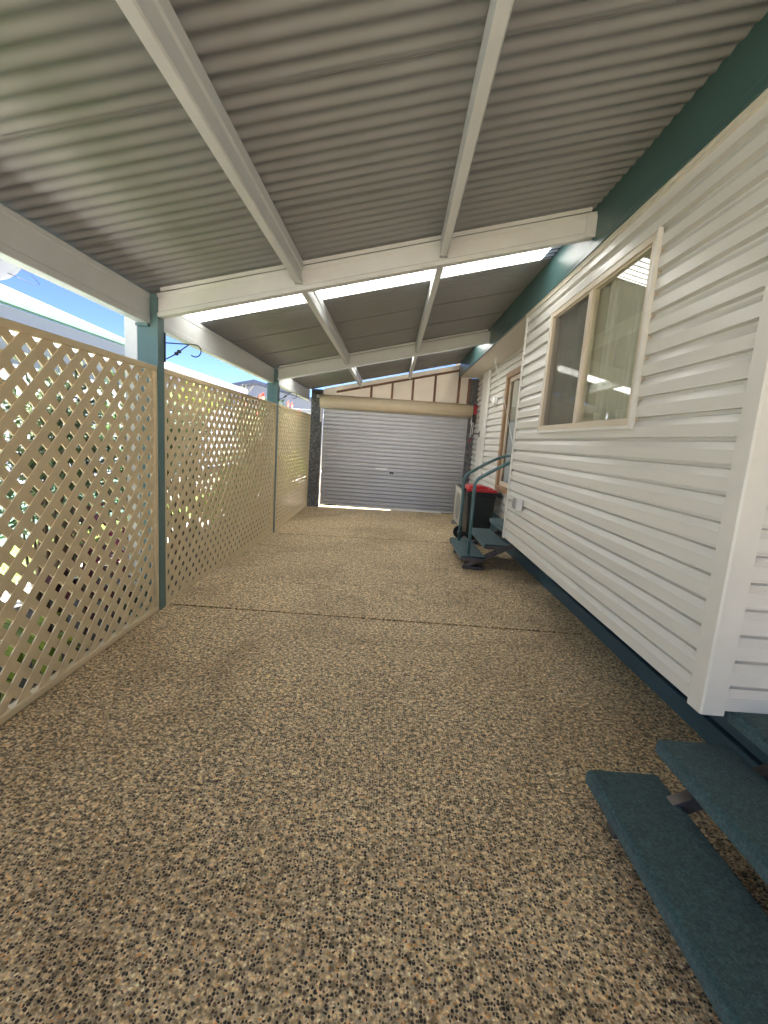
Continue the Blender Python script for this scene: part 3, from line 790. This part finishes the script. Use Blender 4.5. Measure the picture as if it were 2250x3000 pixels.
m = MB(); m.tube([(1.112 + .014 * math.sin(t), YD - .055, 1.095 - .028 + .028 * math.cos(t)) for t in [i * 2 * math.pi / 14 for i in range(15)]], .004, 6); m.build('pull_ring', 'red', op)

# ------------------------------------------------------------------ steps
def make_steps(y0, y1, label, rail):
    t = thing('entry_steps', (0.85, (y0 + y1) / 2, 0), label, 'steps', 'carpeted entry steps beside the house')
    zf = floor_z(0.8, y0)
    for k in range(3):
        x0 = 0.622 + .182 * k; z = 0.11 * (k + 1); x1 = x0 + .203
        m = MB()   # carpet wraps top and nosing
        R_ = .012; th = .040
        prof = [(x0 + .006, z - th), (x0, z - th), (x0, z - R_), (x0 + .0035, z - .0035), (x0 + R_, z), (x1 - .008, z), (x1 - .002, z - .002), (x1, z - .008), (x1, z - .02), (x1 - .004, z - .02), (x1 - .004, z - .006), (x0 + .006, z - .006)]
        m.sweep(prof, 'Y', y0, y1)
        tr = m.build('tread', 'carpet', t)
        tr.modifiers.new('edge', 'BEVEL').width = .004
        m = MB().box(x0 + .008, x1 - .006, y0 + .001, y1 - .001, z - th + .001, z - .0065); m.build('tray', 'steel', tr, .002)
    for y in (y0 + .075, y1 - .10):
        m = MB()
        a = (0.68, y, zf + .030); b = (1.20, y, 0.285)
        m.bar(a, b, .032, .040)
        m.box(.655, .82, y - .020, y + .020, zf + .001, zf + .024)
        for k in range(2):
            x0 = 0.622 + .182 * k; z = .11 * (k + 1) - .0405
            m.bar((x0 + .02, y, z - .006), (x0 + .185, y, z - .006), .03, .010)
        m.build('stringer', 'steel', t, .002)
    if rail:
        ya, yb = y1 - .125, y0 + .055; r = .0135
        def side(y):
            p = [(.690, y, .111), (.688, y, .40), (.686, y, .665)]
            for i in range(1, 8):
                u = i / 8; p.append((.686 + .045 * u * u + .0, y, .665 + .125 * u - .035 * u * u))
            p += [(.735, y, .757), (.86, y, .838), (.98, y, .905)]
            return p
        A = side(ya); Bp = side(yb); yc = (ya + yb) / 2; hw = (ya - yb) / 2
        loop = [(1.0, ya - .003, .915), (1.045, ya - .02, .930), (1.068, ya - .06, .936), (1.07, yc, .936), (1.068, yb + .06, .936), (1.045, yb + .02, .930), (1.0, yb + .003, .915)]
        m = MB().tube(A + loop + list(reversed(Bp)), r, 12); hr = m.build('handrail', 'rail', t)
        for y in (ya, yb): MB().disc((.690, y, .1105), (0, 0, 1), .024, .007, 16).build('base_flange', 'rail', hr)
    return t
make_steps(3.625, 4.345, 'farther teal carpeted steps with a looped pipe handrail, before the red lidded bin', True)
make_steps(0.40, 1.185, 'nearer teal carpeted steps without a handrail, at the front corner of the house', False)

# ------------------------------------------------------------------ wheelie bin
bz = floor_z(.95, 4.9)
bn = thing('wheelie_bin', (.97, 4.85, bz), 'dark wheelie bin with a red lid behind the handrail', 'bin')
by0, by1 = 4.66, 5.02
def ring(x0, x1, y0, y1, z): return [(x0, y0, z), (x1, y0, z), (x1, y1, z), (x0, y1, z)]
m = MB(); m.hexa(ring(.838, 1.065, by0 + .04, by1 - .04, bz + .035), ring(.812, 1.108, by0 + .005, by1 - .005, .500)); bd = m.build('body', 'bin', bn, .02)
m = MB(); m.box(.795, 1.150, by0 - .012, by1 + .012, .500, .536); m.box(1.150, 1.164, by0 + .03, by1 - .03, .498, .528); m.build('rim', 'bin', bn, .008)
m = MB()
m.hexa(ring(.790, 1.118, by0 - .016, by1 + .016, .537), ring(.800, 1.100, by0 - .004, by1 + .004, .562))
m.hexa(ring(.812, 1.03, by0 + .03, by1 - .03, .5625), ring(.835, 1.0, by0 + .055, by1 - .055, .592))
m.hexa(ring(1.03, 1.085, by0 + .05, by1 - .05, .5625), ring(1.035, 1.075, by0 + .06, by1 - .06, .575))
m.build('lid', 'red', bn, .010)
m = MB().tube([(.80, by0 + .03, .54), (.762, by0 + .03, .565), (.755, by0 + .05, .57), (.755, by1 - .05, .57), (.762, by1 - .03, .565), (.80, by1 - .03, .54)], .014, 10); m.build('handle', 'black', bn)
for y in (by0 + .002, by1 - .022):
    m = MB().disc((.815, y - .012, bz + .072), (0, 1, 0), .071, .034, 28); wv_ = m.build('wheel', 'black', bn, .004)
    m = MB().disc((.815, y - .0125, bz + .072), (0, -1, 0), .026, .004, 18); m.build('hub', 'zinc', wv_)
m = MB().tube([(.815, by0 - .005, bz + .072), (.815, by1 + .005, bz + .072)], .010, 10); m.build('axle', 'zinc', bn)
m = MB().box(.915, .975, by0 + .0060, by0 + .0085, .470, .483)

# ------------------------------------------------------------------ air conditioner unit
az = floor_z(.9, 5.7)
ac = thing('air_conditioner', (.96, 5.7, az), 'ivory outdoor air conditioner unit between the bin and roller door', 'air conditioner')
m = MB().box(.875, 1.085, 5.44, 6.0, az + .05, az + .485); cs_ = m.build('casing', 'acw', ac, .012)
m = MB()
for i in range(17):
    z = az + .085 + i * .022; m.box(.866, .8705, 5.49, 5.91, z, z + .006)
for i in range(7):
    y = 5.50 + i * .067; m.box(.8712, .8745, y, y + .005, az + .08, az + .45)
m.build('grille', 'acw', ac)
m = MB().disc((.8748, 5.70, az + .265), (-1, 0, 0), .17, .001, 32); m.build('fan_opening', 'dark', ac)
m = MB(); m.box(.868, 1.09, 5.435, 6.005, az + .4852, az + .497); m.build('top_cover', 'acw', ac, .006)
for y in (5.50, 5.90): MB().box(.85, 1.10, y, y + .04, az + .001, az + .0495).build('foot', 'zinc', ac, .003)

# ------------------------------------------------------------------ small fittings
ob = thing('power_outlet', (XW - .01, 3.06, .63), 'small white weatherproof power outlet on the weatherboards above the far steps', 'outlet')
m = MB().box(XW - .050, XW - .006, 3.022, 3.098, .592, .668); m.build('housing', 'whiteb', ob, .005)
m = MB().hexa([(XW - .058, 3.018, .625), (XW - .0505, 3.018, .600), (XW - .0505, 3.102, .600), (XW - .058, 3.102, .625)], [(XW - .052, 3.018, .672), (XW - .0505, 3.018, .673), (XW - .0505, 3.102, .673), (XW - .052, 3.102, .672)])
m.build('flap', 'zinc', ob, .001)
lt = thing('wall_light', (XR, 5.42, 1.525), 'round white bulkhead light on the recessed wall beside the side door', 'light')
m = MB().disc((XR - .0005, 5.42, 1.525), (-1, 0, 0), .066, .022, 28); m.build('base', 'whiteb', lt)
m = MB().disc((XR - .023, 5.42, 1.525), (-1, 0, 0), .060, .012, 28, .02); m.build('diffuser', 'whiteb', lt)
hk = thing('wall_hook', (XR - .035, 6.12, 1.14), 'little black hook on the white strip near the roller door', 'hook')
m = MB().box(XR - .043, XR - .0352, 6.07, 6.11, 1.12, 1.19); m.build('plate', 'black', hk, .002)
m = MB().tube([(XR - .043, 6.09, 1.16), (XR - .075, 6.09, 1.155), (XR - .085, 6.09, 1.17)], .006, 8); m.build('prong', 'black', hk)
pc = thing('pull_line', (1.03, 5.05, 1.94), 'thin white cord hanging from the soffit down to the handrail', 'cord')
m = MB(); m.tube([(1.03, 5.05, 1.949), (1.03, 5.05, 1.935), (1.032, 5.05, 1.905), (1.034, 5.05, 1.88)], [.004, .010, .010, .005], 8); m.build('toggle', 'whiteb', pc)
m = MB(); m.tube([(1.032, 5.045, 1.89), (1.045, 4.60, 1.52), (1.062, 4.05, 1.0), (1.066, 3.99, .95)], .0028, 6); m.tube([(1.036, 5.06, 1.89), (1.052, 4.85, 1.62), (1.052, 4.5, 1.40)], .0028, 6); m.build('line', 'whiteb', pc)
def hanger(y, label, s=1.0):
    t = thing('plant_hanger', (-1.197, y, 1.39), label, 'plant bracket', 'plant hanger brackets on the posts')
    yy = y + .004
    m = MB().box(-1.206, -1.192, y, y + .006, 1.315, 1.46); m.build('back_plate', 'black', t, .001)
    m = MB(); p = [(-1.195, yy + .01, 1.412), (-1.08, yy + .012, 1.4125)]
    for i in range(9):
        a = math.pi / 2 - i * math.pi * 1.25 / 8; p.append((-1.045 + .030 * math.cos(a), yy + .012, 1.382 + .030 * math.sin(a)))
    m.tube(p, .0030, 8); m.build('arm', 'black', t)
    m = MB().tube([(-1.195, yy + .01, 1.332), (-1.15, yy + .012, 1.358), (-1.08, yy + .012, 1.4095)], .0030, 8)
    for q in ((-1.142, 1.362), (-1.128, 1.373)): m.disc((q[0], yy + .004, q[1]), (0, 1, 0), .009, .015, 10)
    m.build('brace', 'black', t)
    return t
hanger(2.345 + .0625, 'black scrolled plant bracket on the nearer teal post')
hanger(4.72 + .0625, 'black scrolled plant bracket on the farther teal post')

# ------------------------------------------------------------------ neighbouring buildings
nb = thing('neighbour_house', (-3.3, 3, 0), 'mint boarded house with white upper wall across the lawn, behind the nearest lattice', 'house')
NX = -3.06
m = MB(); z = -.07
while z < .335:
    m.add([(NX - .0, -3, z), (NX - .0, 5.6, z), (NX - .012, 5.6, z + .094), (NX - .012, -3, z + .094), (NX - .02, -3, z), (NX - .02, 5.6, z)], [(0, 1, 2, 3), (4, 5, 1, 0)]); z += .1
m.build('wall', 'mint', nb)
m = MB().box(NX - .06, NX - .0205, -3, 5.6, -.16, .40); m.build('base_wall', 'dark', nb)
m = MB().box(NX - .06, NX + .012, -3, 5.6, .402, .44); m.build('sill', 'nwhite', nb, .004)
m = MB().box(NX - .08, NX - .02, -3, 5.6, .4405, 1.78); m.build('upper_wall', 'nwhite', nb)
for y in (1.6, 2.9, 4.2):
    m = MB(); m.box(NX - .019, NX + .006, y, y + .05, .46, 1.2); m.box(NX - .019, NX + .006, y + .75, y + .8, .46, 1.2); m.box(NX - .019, NX + .006, y + .05, y + .75, 1.15, 1.2); m.box(NX - .019, NX + .006, y + .05, y + .75, .46, .5)
    wn_ = m.build('window', 'nwhite', nb, .003)
    m = MB().box(NX - .018, NX - .012, y + .05, y + .75, .5, 1.15); m.build('pane', 'slate', wn_)
m = MB().box(NX - .02, NX + .06, -3, 5.30, 1.60, 1.808); m.build('eave_beam', 'nwhite', nb, .004)
m = MB(); prof = [(NX + .061, 1.810), (NX + .115, 1.815), (NX + .120, 1.858), (NX + .113, 1.858), (NX + .108, 1.822), (NX + .061, 1.820)]
m.sweep(prof, 'Y', -3, 5.32); m.build('gutter', 'mint', nb)
m = MB().hexa([(NX + .08, -3, 1.860), (NX + .08, 5.34, 1.860), (NX - 1.4, 5.34, 2.393), (NX - 1.4, -3, 2.393)], [(NX + .08, -3, 1.875), (NX + .08, 5.34, 1.875), (NX - 1.4, 5.34, 2.408), (NX - 1.4, -3, 2.408)])
m.build('roof', 'pale', nb)
sd = thing('satellite_dish', (-3.15, 3.55, 1.93), 'grey satellite dish on the neighbouring roof at the left edge', 'satellite dish')
m = MB(); cx = Vector((-3.05, 3.56, 2.14)); nn = Vector((-.62, .35, .55)).normalized()
aa = nn.cross(Vector((0, 0, 1))).normalized(); bb = aa.cross(nn)
vs_ = []; fs = []; NR, NS = 8, 40
for i in range(NR + 1):
    r_ = .21 * i / NR
    for k in range(NS):
        t = 2 * math.pi * k / NS
        p = cx + (aa * math.cos(t) + bb * math.sin(t)) * r_ + nn * (r_ * r_ * .9)
        vs_.append(tuple(p))
for i in range(NR):
    for k in range(NS): fs.append((i * NS + k, i * NS + (k + 1) % NS, (i + 1) * NS + (k + 1) % NS, (i + 1) * NS + k))
m.add(vs_, fs, True); o = m.build('reflector', 'dish', sd); sm_ = o.modifiers.new('thick', 'SOLIDIFY'); sm_.thickness = .008
m = MB().tube([(-3.15, 3.50, 1.90), (-3.12, 3.50, 2.06), tuple(cx - nn * .01)], .016, 10); m.build('mast', 'dish', sd)
m = MB(); e0 = cx + bb * -.16 + nn * .03; e1 = cx + nn * .27 + bb * -.02
m.tube([tuple(e0), tuple(e1)], .008, 8); m.box(e1.x - .02, e1.x + .02, e1.y - .02, e1.y + .02, e1.z - .02, e1.z + .02); m.build('feed_arm', 'dish', sd)
m = MB(); m.tube([tuple(cx + aa * -.19 + bb * .05), (-3.0, 3.86, 2.12), (-2.98, 3.93, 2.06), (-2.99, 3.90, 2.045), tuple(cx + aa * -.17 + bb * -.05)], .0022, 6); m.build('cable', 'black', sd)

lh = thing('long_house', (-5, 11, 0), 'pale house with a long mauve grey roof edge seen above the middle lattice', 'house')
m = MB().box(-7.5, -4.6, 7.6, 13.6, -.15, 2.04); m.build('wall', 'nwhite', lh)
m = MB().hexa([(-4.42, 7.3, 2.13), (-4.42, 13.9, 2.13), (-6.2, 13.9, 2.6), (-6.2, 7.3, 2.6)], [(-4.42, 7.3, 2.19), (-4.42, 13.9, 2.19), (-6.2, 13.9, 2.66), (-6.2, 7.3, 2.66)]); m.build('roof', 'pale', lh)
m = MB().box(-4.47, -4.42, 7.3, 13.9, 2.045, 2.128); m.build('gutter', 'nwhite', lh, .01)
gh = thing('gabled_house', (-5, 16, 0), 'distant grey blue house with a low gable above the farther lattice', 'house')
m = MB(); zb_ = -.15
pr = [(-7.2, zb_), (-2.0, zb_), (-2.0, 1.92), (-4.82, 2.57), (-7.2, 2.02)]
m.sweep(pr, 'Y', 16.2, 21); m.build('wall', 'greyh', gh)
m = MB()
m.hexa([(-4.82, 15.8, 2.58), (-1.8, 15.8, 1.885), (-1.8, 21.2, 1.885), (-4.82, 21.2, 2.58)], [(-4.82, 15.8, 2.70), (-1.8, 15.8, 2.0), (-1.8, 21.2, 2.0), (-4.82, 21.2, 2.70)])
m.hexa([(-7.4, 15.8, 1.985), (-4.8201, 15.8, 2.58), (-4.8201, 21.2, 2.58), (-7.4, 21.2, 1.985)], [(-7.4, 15.8, 2.105), (-4.8201, 15.8, 2.70), (-4.8201, 21.2, 2.70), (-7.4, 21.2, 2.105)])
m.build('roof', 'slate', gh)
m = MB().box(-4.9, -4.3, 16.15, 16.195, .6, 1.5); m.build('window', 'dark', gh, .01)
cr = thing('garden_shed', (-2.6, 12.2, 0), 'low white roofed shed beyond the farthest lattice', 'shed')
m = MB().box(-3.9, -2.15, 11.6, 14, -.15, 1.50); m.build('wall', 'mint', cr)
m = MB().box(-4.0, -2.05, 11.4, 14.2, 1.505, 1.60); m.build('roof', 'nwhite', cr, .01)

# ------------------------------------------------------------------ planting
def leaves(m, n_, fn, size, rr, flat=0.5, aspect=2.2):
    for _ in range(n_):
        p, out = fn(rr)
        s_ = size * rr.uniform(.6, 1.3)
        d = (Vector(out) * .6 + Vector((rr.uniform(-1, 1), rr.uniform(-1, 1), rr.uniform(-.4, 1)))).normalized()
        sd_ = d.cross(Vector((rr.uniform(-1, 1), rr.uniform(-1, 1), rr.uniform(-1, 1)))).normalized() * s_ / aspect
        p = Vector(p); q = p + d * s_; mid = p + d * s_ * .5 + d.cross(sd_) * .12
        m.add([p, mid + sd_ * .5, q, mid - sd_ * .5], [(0, 1, 2), (0, 2, 3)])
def shrub(name, c, rad, n_, size, mat, label, seed, clumps=12, group='garden shrubs behind the lattice', aspect=2.2, floor=-.06):
    rr = random.Random(seed); c = Vector(c)
    t = thing(name, (c.x, c.y, floor), label, 'shrub', group)
    cl = []
    for i in range(clumps):
        u = Vector((rr.gauss(0, 1), rr.gauss(0, 1), rr.gauss(0, 1))).normalized() * rr.uniform(.25, .85)
        cl.append((c + Vector((u.x * rad[0], u.y * rad[1], u.z * rad[2])), rr.uniform(.28, .5)))
    def fn(r_):
        k = r_.randrange(len(cl)); cc_, q = cl[k]
        u = Vector((r_.gauss(0, 1), r_.gauss(0, 1), r_.gauss(0, 1))).normalized()
        s_ = r_.uniform(.3, 1.0) ** .5
        p = cc_ + Vector((u.x * rad[0] * q, u.y * rad[1] * q, u.z * rad[2] * q)) * s_
        p.z = max(floor + .01, p.z); p.x = min(p.x, -1.26)
        return p, u
    m = MB(); leaves(m, n_, fn, size, rr, aspect=aspect); m.build('foliage', mat, t)
    m = MB(); base = Vector((c.x, c.y, floor - .02))
    for cc_, q in cl:
        b0 = base + Vector((rr.uniform(-.06, .06), rr.uniform(-.1, .1), 0)); mid = b0.lerp(cc_, .55) + Vector((rr.uniform(-.04, .04), rr.uniform(-.05, .05), .02))
        m.tube([b0, mid, cc_], [.011, .007, .003], 6)
    m.build('stems', 'wood', t)
    return t
shrub('shrub', (-1.62, 2.10, .78), (.28, .42, .46), 4600, .046, 'lf_grey', 'airy grey green shrub behind the left half of the nearest lattice', 11, 24, aspect=3.2)
shrub('shrub', (-1.66, 2.95, .80), (.28, .40, .50), 4200, .044, 'lf_deep', 'dark leafy shrub behind the first teal post', 12, 16, aspect=2.6)
shrub('shrub', (-1.72, 3.70, .82), (.30, .50, .54), 4600, .044, 'lf_grey', 'tall grey green shrub rising over the middle lattice', 13, 18, aspect=3.0)
shrub('shrub', (-1.72, 3.95, 1.22), (.22, .55, .17), 1100, .038, 'lf_lime', 'sunlit yellow tipped shrub just topping the middle lattice', 14, 9)
shrub('shrub', (-1.62, 4.75, .30), (.28, .62, .30), 4200, .052, 'lf_lime', 'low lime green shrub behind the foot of the middle lattice', 15, 14)
shrub('shrub', (-1.66, 5.45, .80), (.30, .55, .48), 4200, .046, 'lf_pale', 'pale silvery shrub behind the farther teal post', 16, 14)
shrub('shrub', (-1.70, 6.45, .42), (.32, .95, .50), 4200, .048, 'lf_lime', 'bright shrub behind the farthest lattice', 17, 14)
# wispy sprig poking above the middle rail
sp = thing('sapling', (-1.62, 4.95, -.06), 'wispy bare sapling poking above the middle lattice rail', 'sapling')
rr = random.Random(5); m = MB(); lfm = MB(); m.tube([(-1.62, 4.95, -.08), (-1.63, 4.97, .7), (-1.62, 4.99, 1.33)], [.008, .006, .003], 6)
for i in range(16):
    b0 = Vector((-1.62, 4.985, 1.12 + .014 * i)); d = Vector((rr.uniform(-.08, .08), rr.uniform(-.20, .22), rr.uniform(.05, .20))); m.tube([b0, b0 + d * .6, b0 + d], [.003, .002, .0012], 5)
    for k in range(7):
        p = b0 + d * rr.uniform(.3, 1); q = p + Vector((rr.uniform(-.02, .02), rr.uniform(-.03, .03), rr.uniform(0, .035))); s2 = Vector((0, .006, .003)); mid = (p + q) / 2
        lfm.add([p, mid + s2, q, mid - s2], [(0, 1, 2, 3)])
m.build('trunk', 'wood', sp); lfm.build('foliage', 'lf_pale', sp)
# coral flowering shrub
shrub('shrub', (-1.78, 8.3, .36), (.34, 1.0, .42), 2600, .05, 'lf_lime', 'low leafy shrub seen through the far end of the farthest lattice', 18, 14)
fl = shrub('flowering_shrub', (-1.72, 6.9, 1.02), (.30, 1.2, .40), 3600, .05, 'lf_deep', 'shrub with coral red blooms showing above the farthest lattice', 21, 16)
rr = random.Random(9)
for (y, z) in ((5.77, 1.41), (6.05, 1.45), (7.25, 1.45), (7.67, 1.46), (8.46, 1.40), (5.33, 1.33), (6.6, 1.35), (5.5, 1.22), (7.0, 1.25), (8.0, 1.36)):
    m = MB(); c = Vector((-1.70 + rr.uniform(-.05, .05), y, z))
    for k in range(9):
        t = 2 * math.pi * k / 9; d = Vector((.5 + .3 * rr.random(), math.cos(t), math.sin(t))).normalized(); s2 = d.cross(Vector((1, 0, 0))).normalized() * .026
        m.add([c, c + d * .035 + s2, c + d * .062, c + d * .035 - s2], [(0, 1, 2, 3)])
    m.build('bloom', 'petal', fl)
    m = MB()
    m.tube([(-1.70, y + .03, z - .35), (c.x, c.y, c.z)], [.004, .003], 5); m.build('stalk', 'wood', fl)
# cordylines: strap leaves
def cordyline(c, h, n_, mat, label, seed, ln=.26):
    rr = random.Random(seed); t = thing('cordyline', (c[0], c[1], -.06), label, 'plant', 'strap leaved plants behind the nearest lattice')
    m = MB().tube([(c[0], c[1], -.08), (c[0] + .01, c[1], h)], [.014, .010], 8); m.build('stem', 'wood', t)
    m = MB()
    for k in range(n_):
        a = rr.uniform(0, 6.28); zz = rr.uniform(.35, 1.0) * h; u = Vector((math.cos(a), math.sin(a), 0)); L_ = ln * rr.uniform(.7, 1.2); up = rr.uniform(.2, 1.1)
        pts = [Vector((c[0], c[1], zz)) + u * L_ * s_ + Vector((0, 0, up * L_ * s_ - .9 * L_ * s_ * s_)) for s_ in (0, .3, .65, 1)]
        sd_ = u.cross(Vector((0, 0, 1))) * .024
        for i, wd in ((0, (.5, 1)), (1, (1, .8)), (2, (.8, .08))):
            pa, pb = pts[i], pts[i + 1]
            for q in (pa, pb): q.x = min(q.x, -1.25)
            m.add([pa - sd_ * wd[0], pa + sd_ * wd[0], pb + sd_ * wd[1], pb - sd_ * wd[1]], [(0, 1, 2, 3)])
    m.build('foliage', mat, t); return t
cordyline((-1.62, 2.42, 0), .52, 60, 'lf_mag', 'magenta leaved cordyline behind the nearest lattice, tallest of its colour', 31)
cordyline((-1.55, 2.72, 0), .36, 46, 'lf_mag', 'short magenta cordyline close to the first post', 32, .22)
cordyline((-1.50, 2.18, 0), .26, 50, 'lf_burg', 'burgundy strap leaved plant low behind the nearest lattice', 33, .24)
cordyline((-1.42, 1.75, 0), .12, 40, 'lf_lime', 'small lime strap leaved plant at the foot of the nearest lattice', 34, .2)
cordyline((-1.40, 2.45, 0), .14, 44, 'lf_deep', 'dark green strap leaved plant at the lattice foot by the first post', 35, .2)
cordyline((-1.45, 1.40, 0), .10, 40, 'lf_deep', 'dark green strap leaved plant low at the left edge', 36, .18)

for o in bpy.data.objects:
    if '_b' in o: del o['_b']
